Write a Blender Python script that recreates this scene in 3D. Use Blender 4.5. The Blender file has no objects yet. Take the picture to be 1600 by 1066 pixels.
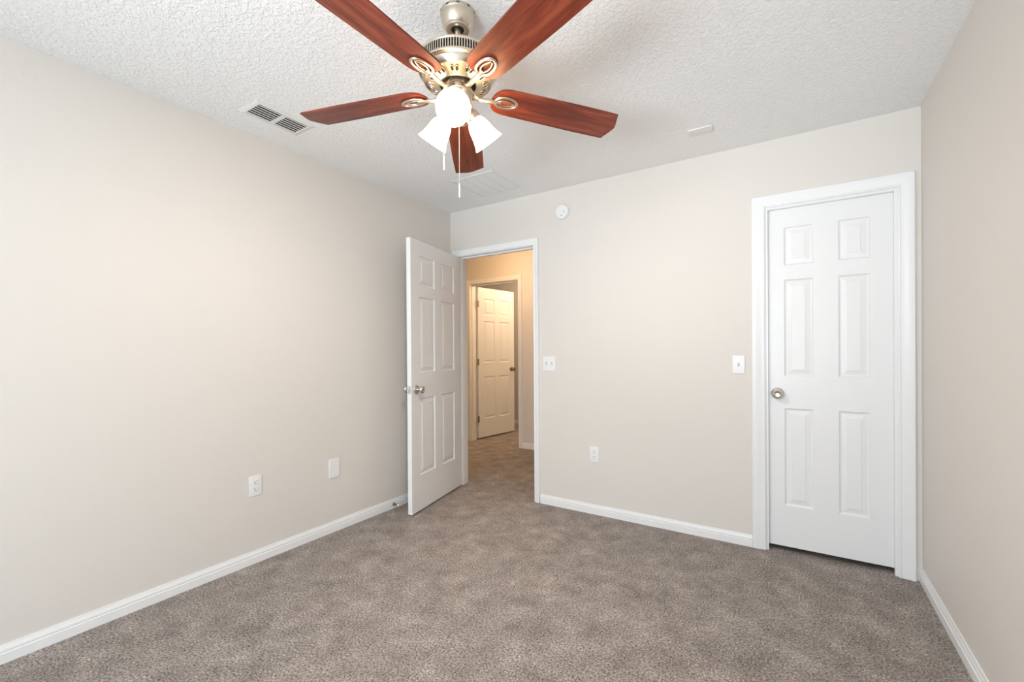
import bpy, bmesh, math, random
from math import sin, cos, pi, radians, sqrt, atan2
from mathutils import Vector, Matrix

random.seed(7)
SC = bpy.context.scene
COL = SC.collection

# ------------------------------------------------------------------ camera
F_PX, HZ = 685.6, 550.55
yaw, tilt, roll = .5710, -.0034, -.0067
fwd = Vector((-sin(yaw)*cos(tilt), cos(yaw)*cos(tilt), sin(tilt)))
rt = Vector((cos(yaw), sin(yaw), 0)); up = rt.cross(fwd)
rt2 = rt*cos(roll) + up*sin(roll); up2 = up*cos(roll) - rt*sin(roll)
cd = bpy.data.cameras.new('camera'); cam = bpy.data.objects.new('camera', cd); COL.objects.link(cam)
cd.sensor_fit = 'HORIZONTAL'; cd.sensor_width = 36; cd.lens = F_PX/1600*36
cd.shift_y = (HZ-533)/1600; cd.clip_start = .02
M = Matrix.Identity(4)
for i, v in enumerate((rt2, up2, -fwd)):
    for j in range(3): M[j][i] = v[j]
M.translation = Vector((2.5954, -3.0283, 1.2013))
cam.matrix_world = M
SC.camera = cam

# ------------------------------------------------------------------ colour management, sky
vs = SC.view_settings
vs.view_transform = 'Standard'; vs.look = 'None'; vs.gamma = 1; vs.use_curve_mapping = False
vs.exposure = 0.06
W = bpy.data.worlds.new('sky'); SC.world = W; W.use_nodes = True
bg = W.node_tree.nodes['Background']; bg.inputs[0].default_value = (.80, .90, 1.0, 1); bg.inputs[1].default_value = 1.2

# ------------------------------------------------------------------ dimensions
RW, RD, RH = 3.147, -5.0, 2.44          # room width (x), rear wall (y), ceiling
WT = .12                                 # wall thickness
HALL_Y = 1.58                            # hall far wall face
WIN = (.75, 2.75, .45, 2.15)             # rear wall window x0,x1,z0,z1

def light(name, kind, loc, energy, color, **kw):
    l = bpy.data.lights.new(name, kind); l.energy = energy; l.color = color
    for k, v in kw.items(): setattr(l, k, v)
    o = bpy.data.objects.new(name, l); COL.objects.link(o); o.location = loc
    return o
# daylight entering by the rear window (behind the camera)
dl = light('window_daylight', 'AREA', ((WIN[0]+WIN[1])/2, RD-.20, (WIN[2]+WIN[3])/2), 93, (.77, .90, 1.0),
           shape='RECTANGLE', size=WIN[1]-WIN[0], size_y=WIN[3]-WIN[2])
dl.rotation_euler = (radians(90), 0, 0)
fill = light('ceiling_fill', 'AREA', ((WIN[0]+WIN[1])/2, RD-.14, WIN[2]+.3), 13, (.86, .93, 1.0),  # added fill aimed upward from the window to brighten the ceiling
           shape='RECTANGLE', size=WIN[1]-WIN[0], size_y=.6, spread=radians(55))
fill.rotation_euler = (radians(118), 0, 0)

# ------------------------------------------------------------------ materials
def mat(name, color, rough=.5, metal=0.0, spec=.5, emit=None, estr=0):
    m = bpy.data.materials.new(name); m.use_nodes = True
    b = m.node_tree.nodes['Principled BSDF']
    b.inputs['Base Color'].default_value = (*color, 1); b.inputs['Roughness'].default_value = rough
    b.inputs['Metallic'].default_value = metal; b.inputs['Specular IOR Level'].default_value = spec
    if emit: b.inputs['Emission Color'].default_value = (*emit, 1); b.inputs['Emission Strength'].default_value = estr
    return m
def N(m, t, **kw):
    n = m.node_tree.nodes.new(t)
    for k, v in kw.items(): setattr(n, k, v)
    return n
def L(m, a, b): m.node_tree.links.new(a, b)
def coords(m, scale=(1, 1, 1), kind='Object'):
    tc = N(m, 'ShaderNodeTexCoord'); mp = N(m, 'ShaderNodeMapping'); mp.inputs['Scale'].default_value = scale
    L(m, tc.outputs[kind], mp.inputs[0]); return mp.outputs[0]
def noise(m, vec, scale, detail=2, rough=.5, dist=0):
    n = N(m, 'ShaderNodeTexNoise'); n.inputs['Scale'].default_value = scale; n.inputs['Detail'].default_value = detail
    n.inputs['Roughness'].default_value = rough; n.inputs['Distortion'].default_value = dist
    L(m, vec, n.inputs['Vector']); return n.outputs['Fac']
def ramp(m, fac, stops, interp='LINEAR'):
    r = N(m, 'ShaderNodeValToRGB'); r.color_ramp.interpolation = interp
    e = r.color_ramp.elements
    while len(e) < len(stops): e.new(.5)
    for k, (p, c) in enumerate(stops): e[k].position = p; e[k].color = (*c, 1)
    L(m, fac, r.inputs[0]); return r.outputs[0]
def bump(m, h, strength, dist):
    b = N(m, 'ShaderNodeBump'); b.inputs['Strength'].default_value = strength; b.inputs['Distance'].default_value = dist
    L(m, h, b.inputs['Height']); L(m, b.outputs[0], m.node_tree.nodes['Principled BSDF'].inputs['Normal'])
def bsdf(m): return m.node_tree.nodes['Principled BSDF']

def wall_material(name, c):
    m = mat(name, c, .55, spec=.25)
    v = coords(m); a = noise(m, v, 120, 3, .55)
    bump(m, a, .12, .004); return m
M_WALL = wall_material('greige_wall_paint', (.75, .708, .66))
M_HALL = wall_material('hall_wall_paint', (.75, .708, .66))

M_CEIL = mat('textured_ceiling_paint', (.94, .935, .925), .6, spec=.2)
v = coords(M_CEIL)
n1 = noise(M_CEIL, v, 62, 4, .6, .7)
n2 = noise(M_CEIL, v, 150, 2, .5, .3)
mr = N(M_CEIL, 'ShaderNodeMapRange'); mr.inputs[1].default_value = .44; mr.inputs[2].default_value = .62
L(M_CEIL, n1, mr.inputs[0])
ad = N(M_CEIL, 'ShaderNodeMath', operation='MULTIPLY_ADD'); L(M_CEIL, n2, ad.inputs[0]); ad.inputs[1].default_value = .45; L(M_CEIL, mr.outputs[0], ad.inputs[2])
bump(M_CEIL, ad.outputs[0], .70, .0026)

M_TRIM = mat('white_trim_paint', (.87, .87, .87), .3, spec=.4)
M_DOOR = mat('white_door_paint', (.86, .86, .86), .33, spec=.4)
v = coords(M_DOOR, (60, 60, 3)); bump(M_DOOR, noise(M_DOOR, v, 3, 2), .04, .001)
M_PLATE = mat('white_plastic', (.86, .86, .86), .35)
M_VENT = mat('vent_enamel', (.80, .795, .77), .4)
M_DARK = mat('recess_shadow', (.02, .018, .015), .8)  # near-black colour in place of the shade inside slots and holes
M_SLOT = mat('socket_slot', (.10, .09, .08), .6)
M_NICK = mat('brushed_nickel', (.67, .60, .50), .31, 1.0)
v = coords(M_NICK, (1, 1, 90)); bump(M_NICK, noise(M_NICK, v, 6, 2), .05, .0006)
M_KNOB = mat('satin_nickel', (.66, .635, .59), .24, 1.0)
M_BRONZE = mat('aged_metal', (.33, .25, .18), .35, 1.0)
M_STEEL = mat('plain_steel', (.70, .70, .70), .3, 1.0)
M_GLOW = mat('lit_frosted_glass', (.95, .93, .9), .4, emit=(1.0, .68, .36), estr=13.0)
M_BULB = mat('lit_bulb', (1, 1, 1), .4, emit=(1.0, .74, .46), estr=14.0)
M_HGLOW = mat('hall_lamp_glass', (.95, .9, .85), .4, emit=(1.0, .62, .28), estr=6.0)
M_CHAIN = mat('pull_chain_metal', (.80, .77, .70), .35, .6)

# carpet: mixed yarn colours, shading of the brushed nap painted in as blotches
M_CARP = mat('cut_pile_carpet', (.4, .36, .32), .95, spec=.05)
v = coords(M_CARP)
f1 = noise(M_CARP, v, 125, 5, .72, .3)
c1 = ramp(M_CARP, f1, [(.34, (.080, .065, .056)), (.45, (.262, .225, .200)), (.55, (.415, .368, .335)), (.66, (.67, .61, .565))])
f2 = noise(M_CARP, v, 7.5, 7, .66, .25)
c2 = ramp(M_CARP, f2, [(.34, (.78, .77, .765)), (.46, (.96, .95, .945)), (.55, (1.06, 1.05, 1.05)), (.66, (1.28, 1.27, 1.27))])
mx = N(M_CARP, 'ShaderNodeMix', data_type='RGBA', blend_type='MULTIPLY'); mx.inputs['Factor'].default_value = 1.0
L(M_CARP, c1, mx.inputs[6]); L(M_CARP, c2, mx.inputs[7]); L(M_CARP, mx.outputs[2], bsdf(M_CARP).inputs['Base Color'])
bump(M_CARP, f1, .8, .006)

# cherry blade wood, grain runs along local x
M_WOOD = mat('cherry_blade_wood', (.3, .1, .06), .34, spec=.32)
tc = N(M_WOOD, 'ShaderNodeTexCoord'); oi = N(M_WOOD, 'ShaderNodeObjectInfo')
mm = N(M_WOOD, 'ShaderNodeVectorMath', operation='MULTIPLY_ADD'); L(M_WOOD, tc.outputs['Object'], mm.inputs[0]); mm.inputs[1].default_value = (1.6, 14, 14)
cmb = N(M_WOOD, 'ShaderNodeCombineXYZ')
sc_ = N(M_WOOD, 'ShaderNodeMath', operation='MULTIPLY'); L(M_WOOD, oi.outputs['Random'], sc_.inputs[0]); sc_.inputs[1].default_value = 31
L(M_WOOD, sc_.outputs[0], cmb.inputs[0]); L(M_WOOD, sc_.outputs[0], cmb.inputs[1]); L(M_WOOD, cmb.outputs[0], mm.inputs[2])
g1 = noise(M_WOOD, mm.outputs[0], 2.2, 6, .6, .8)
cw = ramp(M_WOOD, g1, [(.30, (.09, .016, .009)), (.50, (.185, .035, .018)), (.70, (.31, .072, .034))])
L(M_WOOD, cw, bsdf(M_WOOD).inputs['Base Color'])

M_PANE = bpy.data.materials.new('window_glass'); M_PANE.use_nodes = True
nt = M_PANE.node_tree; nt.nodes.clear()
o_ = nt.nodes.new('ShaderNodeOutputMaterial'); mxs = nt.nodes.new('ShaderNodeMixShader'); tr = nt.nodes.new('ShaderNodeBsdfTransparent'); gl = nt.nodes.new('ShaderNodeBsdfGlossy')
gl.inputs['Roughness'].default_value = .02; mxs.inputs[0].default_value = .06
nt.links.new(tr.outputs[0], mxs.inputs[1]); nt.links.new(gl.outputs[0], mxs.inputs[2]); nt.links.new(mxs.outputs[0], o_.inputs[0])

# ------------------------------------------------------------------ mesh helpers
def tag(o, label=None, cat=None, group=None, kind=None):
    if label: o['label'] = label
    if cat: o['category'] = cat
    if group: o['group'] = group
    if kind: o['kind'] = kind
    return o
def empty(name, loc=(0, 0, 0), rot=(0, 0, 0)):
    o = bpy.data.objects.new(name, None); COL.objects.link(o); o.location = loc; o.rotation_euler = rot
    o.empty_display_size = .1; return o
def obj(name, bm, m, parent=None, smooth=False, angle=35):
    bmesh.ops.recalc_face_normals(bm, faces=bm.faces)
    me = bpy.data.meshes.new(name); bm.to_mesh(me); bm.free()
    for x in (m if isinstance(m, (list, tuple)) else [m]): me.materials.append(x)
    if smooth:
        me.polygons.foreach_set('use_smooth', [True]*len(me.polygons))
        me.set_sharp_from_angle(angle=radians(angle))
    o = bpy.data.objects.new(name, me); COL.objects.link(o)
    if parent: o.parent = parent
    return o
def box(bm, x0, x1, y0, y1, z0, z1, mi=0):
    vs_ = [bm.verts.new((x, y, z)) for x in (x0, x1) for y in (y0, y1) for z in (z0, z1)]
    for f in ((0, 1, 3, 2), (4, 6, 7, 5), (0, 4, 5, 1), (2, 3, 7, 6), (0, 2, 6, 4), (1, 5, 7, 3)):
        bm.faces.new([vs_[i] for i in f]).material_index = mi
    return vs_
def bbox(bm, x0, x1, y0, y1, z0, z1, bev=.002, seg=2, mi=0):
    t = bmesh.new(); box(t, x0, x1, y0, y1, z0, z1, mi)
    bmesh.ops.bevel(t, geom=list(t.edges), offset=bev, segments=seg, affect='EDGES', profile=.6)
    me = bpy.data.meshes.new('tmp'); t.to_mesh(me); t.free(); bm.from_mesh(me); bpy.data.meshes.remove(me)
def lathe(bm, prof, seg=48, mat4=None, closed=False, mi=0):
    """prof: (r, z) pairs revolved about z; mat4 places it"""
    rings = []
    for r, z in prof:
        if r < 1e-6:
            p = Vector((0, 0, z)); rings.append([bm.verts.new(mat4 @ p if mat4 else p)])
        else:
            ring = []
            for k in range(seg):
                a = 2*pi*k/seg; p = Vector((r*cos(a), r*sin(a), z)); ring.append(bm.verts.new(mat4 @ p if mat4 else p))
            rings.append(ring)
    prs = list(zip(rings, rings[1:])) + ([(rings[-1], rings[0])] if closed else [])
    for A, B in prs:
        for k in range(seg):
            a0, a1, b0, b1 = A[k % len(A)], A[(k+1) % len(A)], B[k % len(B)], B[(k+1) % len(B)]
            q = [a0] + ([a1] if len(A) > 1 else []) + ([b1] if len(B) > 1 else []) + [b0]
            if len(A) == 1 and len(B) == 1: continue
            bm.faces.new(q).material_index = mi
def tube(bm, pts, rad, seg=10, flat=None, closed=False):
    """tube along pts; rad number or list; flat=(w,h) elliptical factors (side, up)"""
    pts = [Vector(p) for p in pts]; n = len(pts); rings = []
    for i, p in enumerate(pts):
        if closed: d = pts[(i+1) % n] - pts[i-1]
        else: d = pts[min(i+1, n-1)] - pts[max(i-1, 0)]
        d.normalize()
        ref = Vector((0, 0, 1)) if abs(d.z) < .95 else Vector((1, 0, 0))
        s = d.cross(ref).normalized(); u_ = s.cross(d).normalized()
        r = rad[i] if isinstance(rad, (list, tuple)) else rad
        fw, fh = flat or (1, 1)
        rings.append([bm.verts.new(p + s*(cos(2*pi*k/seg)*r*fw) + u_*(sin(2*pi*k/seg)*r*fh)) for k in range(seg)])
    for i in range(n if closed else n-1):
        A, B = rings[i], rings[(i+1) % n]
        for k in range(seg): bm.faces.new([A[k], A[(k+1) % seg], B[(k+1) % seg], B[k]])
    if not closed:
        bm.faces.new(rings[0]); bm.faces.new(rings[-1])
def prism(bm, outline, z0, z1, mi=0):
    a = [bm.verts.new((x, y, z0)) for x, y in outline]; b = [bm.verts.new((x, y, z1)) for x, y in outline]
    bm.faces.new(a).material_index = mi; bm.faces.new(b).material_index = mi
    n = len(a)
    for i in range(n): bm.faces.new([a[i], a[(i+1) % n], b[(i+1) % n], b[i]]).material_index = mi
def copy_tree(o, parent=None):
    c = o.copy(); COL.objects.link(c)
    if parent: c.parent = parent
    for ch in list(o.children): copy_tree(ch, c)
    return c

# ------------------------------------------------------------------ room shell
def slab_with_holes(bm, axis, fixed0, fixed1, a0, a1, holes):
    """wall slab; runs along a (x or y), thickness fixed0..fixed1, holes (h0,h1,z0,z1)"""
    def b(p, q, z0, z1):
        if q-p < 1e-4 or z1-z0 < 1e-4: return
        if axis == 'x': box(bm, p, q, fixed0, fixed1, z0, z1)
        else: box(bm, fixed0, fixed1, p, q, z0, z1)
    x = a0
    for h0, h1, z0, z1 in sorted(holes):
        b(x, h0, 0, RH); b(h0, h1, 0, z0); b(h0, h1, z1, RH); x = h1
    b(x, a1, 0, RH)
def wall(name, axis, f0, f1, a0, a1, holes=(), m=None, label=''):
    bm = bmesh.new(); slab_with_holes(bm, axis, f0, f1, a0, a1, holes)
    return tag(obj(name, bm, m or M_WALL), label, 'wall', kind='structure')

BED = (.085, .855, 2.035)       # bedroom doorway x0,x1,top
CLO = (2.455, 3.052, 2.040)    # closet doorway
HALLD = (-1.02, -.272, 2.078)  # door across the hall

wall('wall_left', 'y', -WT, 0, RD-WT, 0, label='long greige left wall with the outlet and blank plate')
wall('wall_back', 'x', 0, WT, -2.6, RW+WT, [(BED[0]-.018, BED[1]+.018, 0, BED[2]+.018), (CLO[0]-.018, CLO[1]+.018, 0, CLO[2]+.018)],
     label='greige back wall holding the open doorway and the closet door')
wall('wall_right', 'y', RW, RW+WT, RD-WT, 0, label='greige wall at the right edge beyond the closet door')
wall('wall_rear', 'x', RD-WT, RD, 0, RW, [WIN], label='greige rear wall with the window behind the camera')
wall('wall_hall', 'x', HALL_Y, HALL_Y+WT, -2.6, 1.9, [(HALLD[0]-.018, HALLD[1]+.018, 0, HALLD[2]+.018)], M_HALL,
     label='hall wall lit orange above the second doorway')
wall('wall_hall_left', 'y', -2.6, -2.48, WT, HALL_Y, m=M_HALL, label='end wall of the hall on the left, out of sight')
wall('wall_hall_right', 'y', 1.78, 1.9, WT, HALL_Y, m=M_HALL, label='end wall of the hall on the right, out of sight')
wall('wall_closet_back', 'x', .85, .97, 1.9, RW+WT, label='back wall of the closet behind its closed door')
wall('wall_closet_side', 'y', RW, RW+WT, WT, .85, label='side wall of the closet behind its closed door')
wall('wall_far_room', 'x', 3.0, 3.12, -2.4, .6, m=M_HALL, label='dim wall of the room beyond the hall')
wall('wall_far_room_left', 'y', -2.4, -2.28, HALL_Y+WT, 3.0, m=M_HALL, label='left wall of the room beyond the hall')
wall('wall_far_room_right', 'y', .48, .6, HALL_Y+WT, 3.0, m=M_HALL, label='right wall of the room beyond the hall')
bm = bmesh.new(); box(bm, -2.72, RW+.2, RD-.2, 3.2, -.12, 0)
tag(obj('floor', bm, M_CARP), 'taupe cut-pile carpet covering bedroom and hall', 'carpet', kind='structure')
bm = bmesh.new(); box(bm, -2.72, RW+.2, RD-.2, 3.2, RH, RH+.12)
tag(obj('ceiling', bm, M_CEIL), 'white knockdown-textured ceiling', 'ceiling', kind='structure')

# baseboards
BP = [(0, 0), (.0125, 0), (.0125, .0385), (.0090, .0410), (.0090, .0435), (.0112, .0465), (.0100, .054), (.0065, .063), (.005, .0705), (0, .0705)]
def baseboard(name, p0, p1, nrm, label, parent=None):
    bm = bmesh.new(); p0, p1, nrm = Vector(p0), Vector(p1), Vector(nrm)
    R = [[bm.verts.new((p.x+nrm.x*t, p.y+nrm.y*t, z)) for t, z in BP] for p in (p0, p1)]
    n = len(BP)
    for i in range(n): bm.faces.new([R[0][i], R[0][(i+1) % n], R[1][(i+1) % n], R[1][i]])
    bm.faces.new(R[0]); bm.faces.new(R[1])
    return tag(obj(name, bm, M_TRIM), label, 'baseboard', kind='structure')
CW = .057
baseboard('baseboard_left', (0, RD+.013, 0), (0, -.013, 0), (1, 0, 0), 'white baseboard along the left wall')
baseboard('baseboard_back', (BED[1]+CW, 0, 0), (CLO[0]-.075, 0, 0), (0, -1, 0), 'white baseboard between the open doorway and the closet')
baseboard('baseboard_right', (RW, RD+.013, 0), (RW, -.0, 0), (-1, 0, 0), 'white baseboard along the right wall')
baseboard('baseboard_rear', (0, RD, 0), (RW, RD, 0), (0, 1, 0), 'white baseboard under the rear window')
baseboard('baseboard_hall', (HALLD[1]+CW+.004, HALL_Y, 0), (1.78, HALL_Y, 0), (0, -1, 0), 'short white baseboard seen in the hall')
baseboard('baseboard_far', (-2.28, 3.0, 0), (.48, 3.0, 0), (0, -1, 0), 'baseboard in the dim room beyond the hall')

# casings and jambs
def casing_profile(w):
    return [(0.004, 0), (.004, .009), (.010, .0115), (.014, .0095), (w*.42, .0100), (w*.55, .0130), (w*.80, .0165), (w*.93, .0165), (w, .0110), (w, 0)]
def casing(bm, d, y, s, wl, wr, wtop):
    xl, xr, zt = d; P = casing_profile(1.0)
    secs = []
    for part in range(4):
        sec = []
        for k in range(len(P)):
            def off(w): return casing_profile(w)[k][0]
            v_ = casing_profile(wtop)[k][1]
            x = xl-off(wl) if part < 2 else xr+off(wr)
            z = 0 if part in (0, 3) else zt+off(wtop)
            sec.append(bm.verts.new((x, y+s*v_, z)))
        secs.append(sec)
    n = len(P)
    for A, B in zip(secs, secs[1:]):
        for i in range(n): bm.faces.new([A[i], A[(i+1) % n], B[(i+1) % n], B[i]])
    bm.faces.new(secs[0]); bm.faces.new(secs[-1])
def jamb(bm, d, y0, y1, stop=None):
    xl, xr, zt = d; t = .018
    box(bm, xl-t, xl, y0, y1, 0, zt+t); box(bm, xr, xr+t, y0, y1, 0, zt+t); box(bm, xl, xr, y0, y1, zt, zt+t)
    if stop:
        s0, s1 = stop; k = .011
        box(bm, xl, xl+k, s0, s1, 0, zt-k); box(bm, xr-k, xr, s0, s1, 0, zt-k); box(bm, xl, xr, s0, s1, zt-k, zt)
def door_trim(name, label, d, y0, y1, wl, wr, wt, stop, both=True):
    e = tag(empty(name, ((d[0]+d[1])/2, y0, 0)), label, 'door frame', kind='structure')
    def shift(o): o.matrix_parent_inverse = Matrix.Translation(e.location).inverted(); return o
    bm = bmesh.new(); casing(bm, d, y0, -1, wl, wr, wt); shift(obj('casing', bm, M_TRIM, e, True, 20))
    if both: bm = bmesh.new(); casing(bm, d, y1, 1, wl, wr, wt); shift(obj('casing', bm, M_TRIM, e, True, 20))
    bm = bmesh.new(); jamb(bm, d, y0, y1, stop); shift(obj('jamb', bm, M_TRIM, e))
    return e
t1 = door_trim('trim_1', 'white casing around the open bedroom doorway', BED, 0, WT, .055, .05, .057, (.04, .075))
t2 = door_trim('trim_2', 'wide white casing around the closed closet door', CLO, 0, WT, .074, .072, .074, (0.004, .030), both=False)
t3 = door_trim('trim_3', 'casing of the doorway across the hall, tinted orange', HALLD, HALL_Y, HALL_Y+WT, CW, CW, CW, (HALL_Y+.03, HALL_Y+.07))
# strike plate on the right jamb of the bedroom doorway
bm = bmesh.new(); bbox(bm, BED[1]-.0015, BED[1], .008, .034, .885, .945, .0005, 1); box(bm, BED[1]-.0018, BED[1]-.0012, .015, .027, .90, .93, 1)
o = obj('strike_plate', bm, [M_STEEL, M_DARK], t1); o.matrix_parent_inverse = Matrix.Translation(t1.location).inverted(); o['label'] = 'small metal strike plate'

# ------------------------------------------------------------------ six panel doors
def leaf_mesh(w, h, t, z0=0):
    """leaf from x 0..w, y 0..t (both faces moulded), z z0..z0+h"""
    bm = bmesh.new()
    xs = [0, .152*w, .392*w, .590*w, .823*w, w] if w < .65 else [0, .145*w, .435*w, .565*w, .855*w, w]
    zs = [z0, .272, .850, 1.040, 1.610, 1.695, 1.919, z0+h]
    rings = [(0, 0), (.003, .0050), (.008, .0085), (.012, .0095), (.0155, .0090), (.038, .0042), (.0395, .0018)]
    for side in (0, 1):
        y = 0 if side == 0 else t; s = 1 if side == 0 else -1
        for i in range(5):
            for j in range(7):
                x0, x1, a, b = xs[i], xs[i+1], zs[j], zs[j+1]
                if i in (1, 3) and j in (1, 3, 5):
                    prev = None
                    for off, dep in rings:
                        q = [bm.verts.new((px, y+s*dep, pz)) for px, pz in ((x0+off, a+off), (x1-off, a+off), (x1-off, b-off), (x0+off, b-off))]
                        if prev:
                            for k in range(4): bm.faces.new([prev[k], prev[(k+1) % 4], q[(k+1) % 4], q[k]])
                        prev = q
                    bm.faces.new(prev)
                else:
                    bm.faces.new([bm.verts.new(p) for p in ((x0, y, a), (x1, y, a), (x1, y, b), (x0, y, b))])
    zt = z0+h
    for q in (((0, 0, z0), (0, t, z0), (0, t, zt), (0, 0, zt)), ((w, 0, z0), (w, t, z0), (w, t, zt), (w, 0, zt)),
              ((0, 0, z0), (w, 0, z0), (w, t, z0), (0, t, z0)), ((0, 0, zt), (w, 0, zt), (w, t, zt), (0, t, zt))):
        bm.faces.new([bm.verts.new(p) for p in q])
    bmesh.ops.remove_doubles(bm, verts=bm.verts, dist=1e-5)
    return bm
def knob_mesh(s=1.0):
    bm = bmesh.new()
    lathe(bm, [(0, 0), (.033, 0), (.034, .002), (.033, .005), (.027, .009), (.016, .0105), (.0125, .013), (.0125, .030),
               (.016, .033), (.0245, .038), (.0285, .046), (.0285, .054), (.025, .061), (.018, .0645), (.0165, .0630), (.006, .0620), (0, .0622)], 40)
    return bm
def knob(parent, x, y, z, sgn, m):
    o = obj('door_knob', knob_mesh(), m, parent, True, 50)
    o.location = (x, y, z); o.rotation_euler = (radians(90)*(1 if sgn < 0 else -1), 0, 0); return o
def hinge(parent, x, y, z, m):
    bm = bmesh.new()
    for k in range(5):
        lathe(bm, [(0, -.044+.0176*k), (.006, -.044+.0176*k), (.006, -.044+.0176*k+.0168), (0, -.044+.0176*k+.0168)], 12)
    box(bm, -.016, .016, -.0012, .0012, -.043, .043)
    o = obj('hinge', bm, m, parent); o.location = (x, y, z); return o

# bedroom door: hinged on the left jamb, swung into the room
ang = atan2(-.978, .206)
d1 = tag(empty('door_1', (.104, -.002, 0), (0, 0, ang)), 'white six-panel door swung open against the left wall', 'door', kind='structure')
DW = .762
o = obj('door_leaf', leaf_mesh(DW, 2.018, .035, .012), M_DOOR, d1); o.location = (0, -.035, 0)
# local +y is the side facing the camera room centre
k1 = knob(d1, DW-.062, 0, .920, 1, M_KNOB); k2 = knob(d1, DW-.062, -.035, .920, -1, M_KNOB)
k1['label'] = 'satin nickel knob facing the room'; k2['label'] = 'satin nickel knob facing the wall'
bm = bmesh.new(); bbox(bm, DW, DW+.0012, -.030, -.005, .892, .948, .0004, 1); bbox(bm, DW, DW+.010, -.0235, -.0115, .912, .928, .002, 1)
obj('latch_plate', bm, M_STEEL, d1)
for z in (.25, 1.02, 1.80): hinge(d1, -.006, -.0385, z, M_NICK)

# closet door, closed
d2 = tag(empty('door_2', (CLO[0], .031, 0)), 'closed white six-panel closet door near the right wall', 'door', kind='structure')
cw_ = CLO[1]-CLO[0]-.006
o = obj('door_leaf', leaf_mesh(cw_, 2.004, .035, .031), M_DOOR, d2); o.location = (.003, 0, 0)
k = knob(d2, .058, 0, .936, -1, M_KNOB); k['label'] = 'round satin nickel knob'

# door across the hall, swung into the far room
ang3 = atan2(.989, .147)
d3 = tag(empty('door_3', (HALLD[0]+.022, HALL_Y+WT+.020, 0), (0, 0, ang3)), 'tan-looking six-panel door standing open across the hall', 'door', kind='structure')
o = obj('door_leaf', leaf_mesh(.735, 2.046, .035, .020), M_DOOR, d3); o.location = (.004, 0, 0)
knob(d3, .735-.06, 0, .935, -1, M_BRONZE); knob(d3, .735-.06, .035, .935, 1, M_BRONZE)
for z in (.28, 1.05, 1.84):
    hinge(d3, -.004, -.006, z, M_BRONZE)

# rear window (behind the camera)
w1 = tag(empty('window_1', ((WIN[0]+WIN[1])/2, RD, WIN[2])), 'white framed sash window in the rear wall behind the camera', 'window', kind='structure')
hw, hh = (WIN[1]-WIN[0])/2, WIN[3]-WIN[2]
bm = bmesh.new()
for a in ((-hw, -hw+.05, 0, hh), (hw-.05, hw, 0, hh), (-hw+.05, hw-.05, 0, .05), (-hw+.05, hw-.05, hh-.05, hh), (-hw+.05, hw-.05, hh/2-.02, hh/2+.02), (-.012, .012, .05, hh/2-.02), (-.012, .012, hh/2+.02, hh-.05)):
    box(bm, a[0], a[1], -.09, -.04, a[2], a[3])
obj('window_frame', bm, M_TRIM, w1)
bm = bmesh.new(); box(bm, -hw+.05, hw-.05, -.067, -.063, .05, hh-.05); obj('pane', bm, M_PANE, w1)
bm = bmesh.new(); bbox(bm, -hw-.04, hw+.04, 0, .05, -.025, 0, .004, 2); obj('window_sill', bm, M_TRIM, w1)

# ------------------------------------------------------------------ wall plates
def on_wall(o, wall_name, a, z):
    """local frame: x right, z up, -y out of the wall"""
    if wall_name == 'back': o.location = (a, 0, z)
    else: o.location = (0, a, z); o.rotation_euler = (0, 0, radians(90))
    return o
def outlet(label, wn, a, z):
    e = tag(on_wall(empty('wall_outlet'), wn, a, z), label, 'outlet', 'duplex outlets low on the walls')
    bm = bmesh.new(); bbox(bm, -.035, .035, -.0055, 0, -.0575, .0575, .003, 3)
    lathe(bm, [(0, -.0002), (.003, 0), (.0025, .0012), (0, .0016)], 12, Matrix.Translation((0, -.0055, 0)) @ Matrix.Rotation(radians(90), 4, 'X'))
    obj('cover_plate', bm, M_PLATE, e, True, 30)
    for s in (1, -1):
        bm = bmesh.new(); cz = s*.0195
        pts = [(.0165*cos(t), .0165*sin(t)) for t in [2*pi*k/28 for k in range(28)]]
        pts = [(x, max(-.0135, min(.0135, y))) for x, y in pts]
        a_ = [bm.verts.new((x, -.0058, cz+y)) for x, y in pts]; b_ = [bm.verts.new((x*.96, -.0078, cz+y*.96)) for x, y in pts]
        for i in range(28): bm.faces.new([a_[i], a_[(i+1) % 28], b_[(i+1) % 28], b_[i]])
        bm.faces.new(b_)
        rc = obj('receptacle', bm, M_PLATE, e)
        bm = bmesh.new()
        box(bm, -.0075, -.0052, -.0081, -.0076, cz+.001, cz+.0095); box(bm, .0052, .0075, -.0081, -.0076, cz+.002, cz+.0085)
        lathe(bm, [(0, .0003), (.0028, .0003), (.0028, 0)], 12, Matrix.Translation((0, -.0078, cz-.0065)) @ Matrix.Rotation(radians(90), 4, 'X'))
        obj('socket_slots', bm, M_SLOT, rc)
    return e
outlet('white duplex outlet low on the left wall', 'left', -1.716, .440)
outlet('white duplex outlet low on the back wall between the doors', 'back', 1.363, .437)
bm = bmesh.new(); bbox(bm, -.0405, .0405, -.006, 0, -.064, .064, .003, 3); bbox(bm, -.031, .031, -.0068, -.0055, -.0545, .0545, .0004, 1)
tag(on_wall(obj('blank_wall_plate', bm, M_PLATE, None, True, 30), 'left', -1.205, .423), 'white blank cover plate on the left wall near the open door', 'wall plate')
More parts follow.
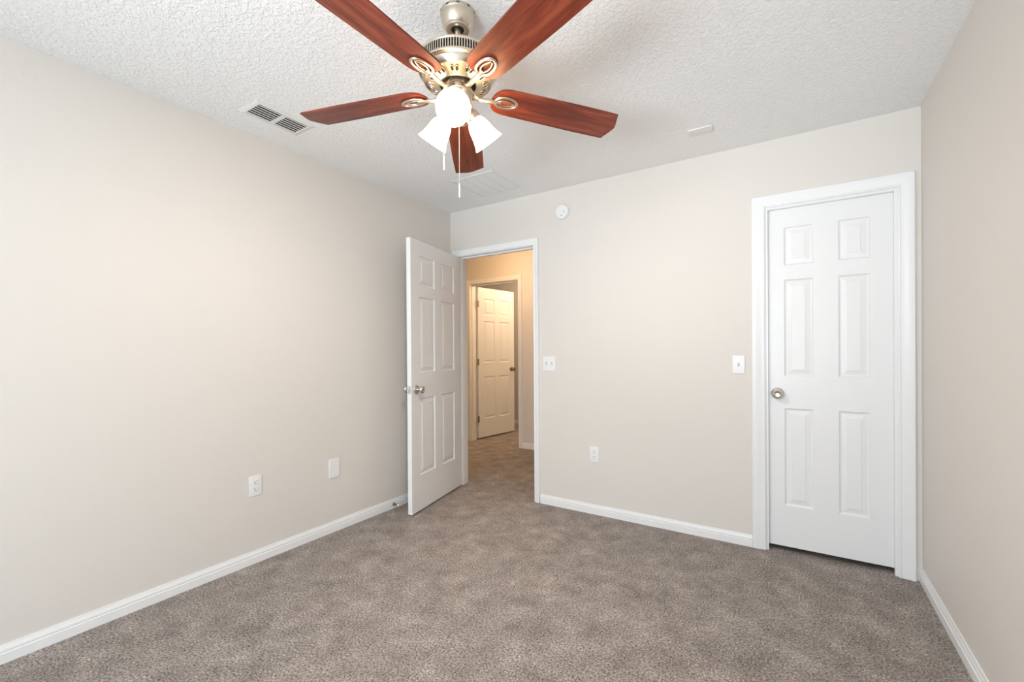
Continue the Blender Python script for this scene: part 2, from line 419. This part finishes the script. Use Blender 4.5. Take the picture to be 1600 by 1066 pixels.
def switch(label, wn, a, z, n):
    e = tag(on_wall(empty('light_switch'), wn, a, z), label, 'light switch')
    w = .0345 if n == 1 else .054
    bm = bmesh.new(); bbox(bm, -w, w, -.0055, 0, -.0565, .0565, .003, 3)
    for i in range(n):
        cx = 0 if n == 1 else (-.023+.046*i)
        for s in (-1, 1):
            lathe(bm, [(0, 0), (.003, 0), (.0025, .0012), (0, .0016)], 12, Matrix.Translation((cx, -.0055, s*.030)) @ Matrix.Rotation(radians(90), 4, 'X'))
        box(bm, cx-.0055, cx+.0055, -.0060, -.0054, -.0125, .0125, 1)
    obj('cover_plate', bm, [M_PLATE, mat('switch_slot', (.55, .54, .53), .6)], e, True, 30)
    for i in range(n):
        cx = 0 if n == 1 else (-.023+.046*i)
        bm = bmesh.new(); vv = box(bm, -.0042, .0042, -.014, 0, -.0048, .0048)
        for v_ in vv:
            if v_.co.y < -.01: v_.co.z = v_.co.z*.7 + (.009 if i % 2 == 0 else -.009)
        bmesh.ops.bevel(bm, geom=list(bm.edges), offset=.0008, segments=1, affect='EDGES')
        t = obj('toggle', bm, M_PLATE, e); t.location = (cx, -.0055, 0)
    return e
switch('white double toggle switch right of the open doorway', 'back', .995, 1.099, 2)
switch('white single toggle switch left of the closet casing', 'back', 2.309, 1.107, 1)

# round alarm on the back wall
e = tag(empty('smoke_alarm', (1.122, 0, 2.252)), 'round white alarm high on the back wall', 'smoke alarm')
R90 = Matrix.Rotation(radians(90), 4, 'X')
bm = bmesh.new(); lathe(bm, [(0, 0), (.056, 0), (.056, .008), (.0545, .010), (.0545, .012), (.0535, .024), (.049, .030), (.030, .0325), (0, .033)], 48, R90)
obj('housing', bm, M_PLATE, e, True, 30)
for (x, z) in ((.020, -.004), (.000, -.030)):
    bm = bmesh.new(); lathe(bm, [(0, 0), (.0042, 0), (.0042, .0015), (0, .002)], 14, Matrix.Translation((x, -.0315, z)) @ R90)
    obj('indicator_button', bm, M_SLOT, e, True)

# door stop on the left baseboard
e = tag(empty('door_stop', (.0125, -.700, .034)), 'spring door stop screwed to the left baseboard beside the open door', 'door stop')
bm = bmesh.new(); RY = Matrix.Rotation(radians(90), 4, 'Y')
lathe(bm, [(0, 0), (.012, 0), (.012, .003), (.007, .008), (0, .008)], 20, RY); obj('base', bm, M_BRONZE, e, True)
bm = bmesh.new(); tube(bm, [(.006+.040*k/120, .0052*cos(k*2*pi/10), .0052*sin(k*2*pi/10)) for k in range(121)], .0012, 6); obj('spring', bm, M_BRONZE, e, True)
bm = bmesh.new(); lathe(bm, [(0, .044), (.0075, .044), (.0085, .050), (.0075, .058), (0, .060)], 20, RY); obj('rubber_tip', bm, M_PLATE, e, True)

# ------------------------------------------------------------------ ceiling registers
def slatted(name, label, cat, x0, x1, y0, y1, rim, build):
    e = tag(empty(name, ((x0+x1)/2, (y0+y1)/2, RH)), label, cat); build(e, (x1-x0)/2, (y1-y0)/2, rim); return e
def supply(e, hx, hy, rim):
    # frame: outer flange rising to an inner lip, a bar across the middle
    bm = bmesh.new(); prev = None
    for ox, z in ((0, 0), (0, -.0012), (.012, -.005), (rim-.004, -.007), (rim, -.006), (rim, 0)):
        q = [bm.verts.new((sx*(hx-ox), sy*(hy-ox), z)) for sx, sy in ((-1, -1), (1, -1), (1, 1), (-1, 1))]
        if prev:
            for k in range(4): bm.faces.new([prev[k], prev[(k+1) % 4], q[(k+1) % 4], q[k]])
        prev = q
    ix, iy = hx-rim, hy-rim
    box(bm, -ix, ix, -.009, .009, -.0075, 0); obj('frame', bm, M_VENT, e)
    bm = bmesh.new(); box(bm, -ix, ix, -iy, iy, -.0008, 0); obj('duct_shadow', bm, M_DARK, e)  # dark sheet standing in for the shade behind the louvers
    nl = 6; pitch = 2*ix/nl
    for s in (-1, 1):
        for k in range(nl):
            bm = bmesh.new(); xc = -ix+pitch*(k+.5)
            ya, yb = (s*.009, s*iy) if s > 0 else (s*iy, s*.009)
            R = []
            for y in (ya, yb):
                R.append([bm.verts.new((xc+dx, y, z)) for dx, z in ((-.0085, -.0012), (-.0050, -.0052), (.002, -.0072), (.0075, -.0074), (.0075, -.0066), (.001, -.0062), (-.004, -.0044), (-.0072, -.0010))])
            n = 8
            for i in range(n): bm.faces.new([R[0][i], R[0][(i+1) % n], R[1][(i+1) % n], R[1][i]])
            bm.faces.new(R[0]); bm.faces.new(R[1])
            obj('louver', bm, M_VENT, e, True, 40)
slatted('ceiling_vent', 'small white supply vent with dark slots in the ceiling near the left wall', 'ceiling vent', .208, .392, -1.890, -1.578, .026, supply)
def ret(e, hx, hy, rim):
    bm = bmesh.new(); prev = None
    for ox, z in ((0, 0), (0, -.0012), (.008, -.0045), (.022, -.0065), (.024, -.005), (.024, 0)):
        q = [bm.verts.new((sx*(hx-ox), sy*(hy-ox), z)) for sx, sy in ((-1, -1), (1, -1), (1, 1), (-1, 1))]
        if prev:
            for k in range(4): bm.faces.new([prev[k], prev[(k+1) % 4], q[(k+1) % 4], q[k]])
        prev = q
    ix, iy = hx-.024, hy-.024
    for x in (-ix/2, 0, ix/2): box(bm, x-.0015, x+.0015, -iy, iy, -.0058, -.0012)
    obj('frame', bm, M_VENT, e)
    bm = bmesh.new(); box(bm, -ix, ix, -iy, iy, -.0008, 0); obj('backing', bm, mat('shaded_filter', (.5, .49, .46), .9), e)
    bm = bmesh.new(); n = 30
    for k in range(n):
        y = -iy+2*iy*(k+.5)/n
        q = [bm.verts.new(p) for p in ((-ix, y-.0050, -.0012), (ix, y-.0050, -.0012), (ix, y+.0050, -.0055), (-ix, y+.0050, -.0055))]
        q2 = [bm.verts.new(p) for p in ((-ix, y-.0044, -.0008), (ix, y-.0044, -.0008), (ix, y+.0056, -.0051), (-ix, y+.0056, -.0051))]
        bm.faces.new(q); bm.faces.new(q2)
        for i in range(4): bm.faces.new([q[i], q[(i+1) % 4], q2[(i+1) % 4], q2[i]])
    obj('fins', bm, M_VENT, e)
slatted('air_return_grille', 'square pale air return grille in the ceiling above the open doorway', 'air return', .497, .870, -.570, -.197, .02, ret)
bm = bmesh.new(); bbox(bm, -.063, .063, -.038, .038, -.008, 0, .003, 2)
o = tag(obj('ceiling_cover_plate', bm, M_VENT, None, True, 30), 'small flat rectangular cover plate on the ceiling near the back wall', 'cover plate'); o.location = (2.157, -.360, RH)

# ------------------------------------------------------------------ ceiling fan
FX, FY, BZ = 1.5640, -1.7760, 2.150
fan = tag(empty('ceiling_fan', (FX, FY, RH)), 'brushed nickel ceiling fan with five cherry blades and three lit bell shades', 'ceiling fan')
def Z(z): return z-RH       # absolute height -> fan local
# canopy: stepped bell against the ceiling with slots near its rim
bm = bmesh.new()
lathe(bm, [(.0615, 0), (.0630, -.004), (.0630, -.012), (.0615, -.0145), (.0612, -.020), (.0590, -.034), (.0530, -.050), (.0465, -.0595), (.0440, -.0615), (.0430, -.0645), (.0390, -.0655), (.0235, -.0630), (.0225, -.056), (0, -.056)], 64)
can = obj('canopy', bm, M_NICK, fan, True, 30)
bm = bmesh.new(); lathe(bm, [(0, -.0572), (.0223, -.0572), (.0223, -.0560)], 32); obj('canopy_shadow', bm, M_DARK, can)  # dark disc painted for the shade inside the canopy mouth
for k in range(10):
    a = 2*pi*k/10+radians(-57.3+8)
    for da in (-.045, .045):
        c, s = cos(a+da), sin(a+da); bm = bmesh.new()
        q = [bm.verts.new((c*.0633 - s*u_*.0022, s*.0633 + c*u_*.0022, z)) for u_, z in ((-1, -.0045), (1, -.0045), (1, -.0105), (-1, -.0105))]
        q2 = [bm.verts.new(v_.co*1.0 - Vector((c, s, 0))*.003) for v_ in q]
        bm.faces.new(q); bm.faces.new(q2)
        for i in range(4): bm.faces.new([q[i], q[(i+1) % 4], q2[(i+1) % 4], q2[i]])
        obj('canopy_slot', bm, M_DARK, can)
bm = bmesh.new(); lathe(bm, [(0, -.050), (.0115, -.050), (.0115, Z(2.262)), (0, Z(2.262))], 24); obj('downrod', bm, M_NICK, fan, True, 40)
# motor housing
bm = bmesh.new()
lathe(bm, [(.0, Z(2.276)), (.03, Z(2.276)), (.10, Z(2.272)), (.132, Z(2.266)), (.140, Z(2.262)), (.142, Z(2.258)), (.1405, Z(2.2520)), (.1310, Z(2.2520)), (.1310, Z(2.2235)),
           (.1405, Z(2.2235)), (.1425, Z(2.2175)), (.1415, Z(2.2135)), (.136, Z(2.2105)), (.1325, Z(2.2095)), (.1310, Z(2.2080)), (.1275, Z(2.195)), (.1215, Z(2.1860)), (.1240, Z(2.1845)), (.1215, Z(2.1825)),
           (.112, Z(2.182)), (.085, Z(2.1745)), (.0705, Z(2.1715)), (.0685, Z(2.1695)), (.0655, Z(2.1705)), (.0650, Z(2.186)), (0, Z(2.186))], 96)
mh = obj('motor_housing', bm, M_NICK, fan, True, 28)
bm = bmesh.new(); lathe(bm, [(.1311, Z(2.2518)), (.1314, Z(2.2518)), (.1314, Z(2.2237)), (.1311, Z(2.2237))], 96, closed=True); obj('vent_shadow', bm, M_DARK, mh)  # dark band behind the ribs, painted shade for the gaps
bm = bmesh.new(); NB = 96
for k in range(NB):
    a = 2*pi*k/NB; c, s = cos(a), sin(a)
    R = []
    for r in (.1316, .1409):
        R.append([bm.verts.new((c*r - s*u_*.0018, s*r + c*u_*.0018, z)) for u_, z in ((-1, Z(2.2235)), (1, Z(2.2235)), (1, Z(2.2520)), (-1, Z(2.2520)))])
    for i in range(4): bm.faces.new([R[0][i], R[0][(i+1) % 4], R[1][(i+1) % 4], R[1][i]])
    bm.faces.new(R[1]); bm.faces.new(R[0])
obj('vent_ribs', bm, M_NICK, mh)
# decorative cut-outs around the underside
for k in range(12):
    a = 2*pi*k/12 + radians(-57.3)
    for da in (-.085, .085):
        aa = a+da; c, s = cos(aa), sin(aa); r0 = .098; z0 = Z(2.1775); bm = bmesh.new()
        er, et, nn = Vector((c, s, .28)).normalized(), Vector((-s, c, 0)), Vector((.27*c, .27*s, -1)).normalized()
        P0 = Vector((c*r0, s*r0, z0))
        vv = [bm.verts.new(P0 + er*(.0100*cos(t)) + et*(.0048*sin(t)) + nn*.0026) for t in [2*pi*j/16 for j in range(16)]]
        wv = [bm.verts.new(P0 + er*(.0100*cos(t)) + et*(.0048*sin(t)) - nn*.001) for t in [2*pi*j/16 for j in range(16)]]
        bm.faces.new(vv).material_index = 1; bm.faces.new(wv)
        for j in range(16): bm.faces.new([vv[j], vv[(j+1) % 16], wv[(j+1) % 16], wv[j]])
        tube(bm, [P0 + er*(.0108*cos(t)) + et*(.0056*sin(t)) + nn*.0022 for t in [2*pi*j/16 for j in range(16)]], .0013, 6, closed=True)
        obj('cutout', bm, [M_NICK, M_DARK], mh, True)
bm = bmesh.new(); lathe(bm, [(0, Z(2.1845)), (.0645, Z(2.1845)), (.0645, Z(2.183)), (0, Z(2.183))], 48); obj('rotor_shadow', bm, M_DARK, mh)  # dark disc giving the hub hollow its shade
# flywheel, neck and switch housing
bm = bmesh.new()
lathe(bm, [(0, Z(2.183)), (.045, Z(2.183)), (.045, Z(2.172)), (.040, Z(2.170)), (.031, Z(2.166)), (.0295, Z(2.158)), (.034, Z(2.152)), (.046, Z(2.148)), (0, Z(2.148))], 48)
for k in range(10):
    a = 2*pi*k/10+.2; lathe(bm, [(0, -.0035), (.004, -.003), (.0045, 0)], 10, Matrix.Translation((.038*cos(a), .038*sin(a), Z(2.1705))))
obj('flywheel', bm, M_NICK, fan, True, 35)
bm = bmesh.new()
lathe(bm, [(0, Z(2.149)), (.049, Z(2.149)), (.0525, Z(2.147)), (.0535, Z(2.144)), (.0520, Z(2.142)), (.0520, Z(2.100)), (.0535, Z(2.098)), (.0535, Z(2.092)), (.050, Z(2.088)), (.040, Z(2.078)), (.022, Z(2.066)), (.016, Z(2.062)), (.012, Z(2.052)), (.007, Z(2.045)), (0, Z(2.043))], 56)
obj('switch_housing', bm, M_NICK, fan, True, 30)

# blades and brackets, first one then copies
PIT = radians(9.8)
R_TIP = .677
def blade_mesh():
    w = lambda r: .0655 + .0075*min(1, max(0, (r-.19)/.3))
    top, bot = [], []
    o_ = []
    # t+ edge from root to tip
    for k in range(9):
        a = pi/2*(k/8); o_.append((.190-.060*cos(a)**.9 if k < 8 else .190, w(.19)*sin(a)**.85))
    for k in range(1, 12): r = .19+(R_TIP-.026-.19)*k/11; o_.append((r, w(r)))
    o_ += [(R_TIP-.019, .0730), (R_TIP-.013, .048), (R_TIP-.006, .026), (R_TIP-.0012, .012), (R_TIP, .001), (R_TIP-.0022, -.010), (R_TIP-.009, -.024), (R_TIP-.018, -.044), (R_TIP-.030, -.0730)]
    for k in range(10, 0, -1): r = .19+(R_TIP-.045-.19)*k/11; o_.append((r, -w(r)))
    for k in range(8, 0, -1):
        a = pi/2*(k/8); o_.append((.190-.060*cos(a)**.9 if k < 8 else .190, -w(.19)*sin(a)**.85))
    bm = bmesh.new(); prism(bm, o_, 0, .006)
    es = [e_ for e_ in bm.edges if abs(e_.verts[0].co.z-e_.verts[1].co.z) < 1e-6]
    bmesh.ops.bevel(bm, geom=es, offset=.0015, segments=2, affect='EDGES')
    return bm
def arm_parts():
    """bracket in the frame of the blade: x radial, underside at z=0"""
    bm = bmesh.new()
    # twin ribbed neck
    path = [(.047, 0, .026), (.056, 0, .010), (.066, 0, -.006), (.080, 0, -.012), (.100, 0, -.0115), (.122, 0, -.009), (.146, 0, -.0065)]
    for s, r in ((-.0052, .0058), (.0052, .0058), (0, .0064)):
        tube(bm, [(x, s*(1-.35*i/6), z-(.0015 if s == 0 else 0)) for i, (x, y, z) in enumerate(path)], [r*1.1, r*1.1, r, r*.95, r*.9, r*.9, r*.9], 10)
    bbox(bm, .036, .056, -.011, .011, .018, .030, .003, 2)
    ring = [(.1865+.0435*cos(t), .0265*sin(t)*(1-.18*cos(t)) if cos(t) < 0 else .0265*sin(t), -.0045) for t in [2*pi*k/44 for k in range(44)]]
    tube(bm, ring, .0058, 10, flat=(1, .75), closed=True)
    # inner swirl: two slim petals leaving the neck
    for s in (1, -1):
        pts = [(.150+.069*u_, s*.0115*sin(pi*u_**.85) + (.004 if s > 0 else -.001)*u_, -.0052) for u_ in [k/16 for k in range(17)]]
        tube(bm, pts, .0028, 8)
    tube(bm, [(.146+.02*k/4, 0, -.006+.001*k/4) for k in range(5)], .006, 8)
    return bm
blade_phase = [(52.58+1.7, .015), (124.58-.1, .029), (196.58-2.3, -.018), (268.58+1.7, -.006), (340.58-1.1, -.001)]
blade_words = ['blade pointing right', 'blade pointing to the back wall', 'blade pointing left', 'upper left blade', 'upper right blade']
b0 = a0 = None
def blade_matrix(deg, droop):
    a = radians(deg)
    e_ = Vector((cos(a), sin(a), -droop)).normalized()
    t_ = Vector((-sin(a)*cos(PIT), cos(a)*cos(PIT), -sin(PIT))); t_ = (t_ - e_*t_.dot(e_)).normalized()
    n_ = e_.cross(t_)
    m_ = Matrix.Identity(4)
    for i, v_ in enumerate((e_, t_, n_)):
        for j in range(3): m_[j][i] = v_[j]
    m_.translation = Vector((0, 0, Z(BZ)))
    return m_
for i, (deg, dr) in enumerate(blade_phase):
    if i == 0:
        b0 = obj('fan_blade', blade_mesh(), M_WOOD, fan); a0 = obj('blade_bracket', arm_parts(), M_NICK, fan, True, 60); b, a = b0, a0
    else:
        b = b0.copy(); COL.objects.link(b); a = a0.copy(); COL.objects.link(a)
    b.matrix_basis = blade_matrix(deg, dr); a.matrix_basis = blade_matrix(deg, 0)
    b['label'] = 'cherry wood ' + blade_words[i]

# light kit
def axis_matrix(P, az, t):
    """local z along the lamp axis leaving the hub"""
    d = Vector((cos(az)*cos(t), sin(az)*cos(t), -sin(t))); q = d.to_track_quat('Z', 'Y')
    return Matrix.Translation(P) @ q.to_matrix().to_4x4()
SH = [(-57.3, 28, .045, 2.067, 'glowing shade aimed at the camera'), (182.7, 50, .053, 2.078, 'glowing shade on the left'), (62.7, 50, .053, 2.078, 'glowing shade on the right')]
for deg, tl, rn, zn, words in SH:
    az, t = radians(deg), radians(tl); d = Vector((cos(az)*cos(t), sin(az)*cos(t), -sin(t)))
    P = Vector((cos(az)*rn, sin(az)*rn, Z(zn)))
    bm = bmesh.new()
    tube(bm, [(cos(az)*.030, sin(az)*.030, Z(2.092)), (cos(az)*.042, sin(az)*.042, Z(zn)+.008), tuple(P)], [.009, .009, .010], 12)
    obj('lamp_arm', bm, M_NICK, fan, True, 60)
    bm = bmesh.new()
    lathe(bm, [(0, -.012), (.020, -.012), (.0255, -.006), (.0275, .004), (.0285, .014), (.0275, .017), (.0262, .014), (.0255, .004), (0, .002)], 36)
    s_ = obj('shade_fitter', bm, M_NICK, fan, True, 40); s_.matrix_basis = axis_matrix(P, az, t)
    outer = [(.0225, .010), (.0262, .018), (.0330, .027), (.0385, .040), (.0420, .056), (.0448, .072), (.0485, .088), (.0540, .102), (.0588, .112)]
    bm = bmesh.new()
    lathe(bm, outer + [(.0578, .1125)] + [(r-.0025, z) for r, z in reversed(outer[:-1])], 48, closed=True)
    s_ = obj('lamp_shade', bm, M_GLOW, fan, True, 60); s_.matrix_basis = axis_matrix(P, az, t); s_['label'] = words
    bm = bmesh.new()
    lathe(bm, [(0, .004), (.011, .004), (.012, .024), (.016, .036), (.0235, .050), (.0265, .064), (.024, .078), (.015, .088), (0, .092)], 28)
    bl = obj('bulb', bm, M_BULB, s_, True)
# pull chains
def chain(x, y, z0, z1, fl, label):
    bm = bmesh.new(); n = int((z0-z1)/.0042)
    tube(bm, [(x, y, Z(z0)), (x, y, Z(z1))], .0007, 6)
    for k in range(n):
        zc = z0-.0042*(k+.5); lathe(bm, [(0, .0014), (.0012, .0008), (.0015, 0), (.0012, -.0008), (0, -.0014)], 6, Matrix.Translation((x, y, Z(zc))))
    c_ = obj('pull_chain', bm, M_CHAIN, fan, True); c_['label'] = label
    bm = bmesh.new(); lathe(bm, [(0, 0), (.0018, -.001), (.0030, -.006), (.0033, -fl+.004), (.0022, -fl), (0, -fl)], 14, Matrix.Translation((x, y, Z(z1))))
    obj('chain_fob', bm, M_PLATE, c_, True)
rv = Vector((cos(yaw), sin(yaw), 0)); fv = Vector((-sin(yaw), cos(yaw), 0))
p_ = rv*.004 - fv*.012; chain(p_.x, p_.y, 2.060, 1.812, .052, 'longer pull chain with a white fob')
p_ = -rv*.056 + fv*.012; chain(p_.x, p_.y, 2.105, 1.925, .055, 'shorter pull chain with a white fob')
# the bulbs' own light
for deg, tl, rn, zn, words in SH:
    az, t = radians(deg), radians(tl)
    l = light('bulb_light', 'SPOT', (FX+cos(az)*(rn+.116*cos(t)), FY+sin(az)*(rn+.116*cos(t)), zn-.116*sin(t)), 31.0, (1.0, .90, .82), shadow_soft_size=.03,
              spot_size=radians(150), spot_blend=1.0)
    l.rotation_euler = Vector((cos(az)*cos(t), sin(az)*cos(t), -sin(t))).to_track_quat('-Z', 'Y').to_euler()

# hall lamp (out of frame, above the doorway opening)
e = tag(empty('flush_ceiling_lamp', (-.18, .80, RH)), 'warm flush lamp on the hall ceiling, out of frame', 'ceiling lamp')
bm = bmesh.new(); lathe(bm, [(0, 0), (.13, 0), (.135, -.012), (.12, -.016), (0, -.016)], 40); obj('base', bm, M_BRONZE, e, True, 30)
bm = bmesh.new(); lathe(bm, [(.118, -.016), (.112, -.035), (.085, -.055), (.045, -.067), (0, -.071)], 40); obj('lamp_glass', bm, M_HGLOW, e, True, 60)
light('hall_lamp_light', 'POINT', (-.18, .80, RH-.16), 17.5, (1.0, .63, .32), shadow_soft_size=.09)
# unseen lamp added beyond the hall to brighten the open door there
e = tag(empty('flush_ceiling_lamp', (-.30, 2.30, RH)), 'added unseen lamp in the room beyond the hall, brightening its door', 'ceiling lamp')
bm = bmesh.new(); lathe(bm, [(0, 0), (.13, 0), (.135, -.012), (.12, -.016), (0, -.016)], 40); obj('base', bm, M_BRONZE, e, True, 30)
bm = bmesh.new(); lathe(bm, [(.118, -.016), (.112, -.035), (.085, -.055), (.045, -.067), (0, -.071)], 40); obj('lamp_glass', bm, M_HGLOW, e, True, 60)
light('far_room_fill_light', 'POINT', (-.30, 2.30, RH-.16), 19, (1.0, .74, .48), shadow_soft_size=.09)
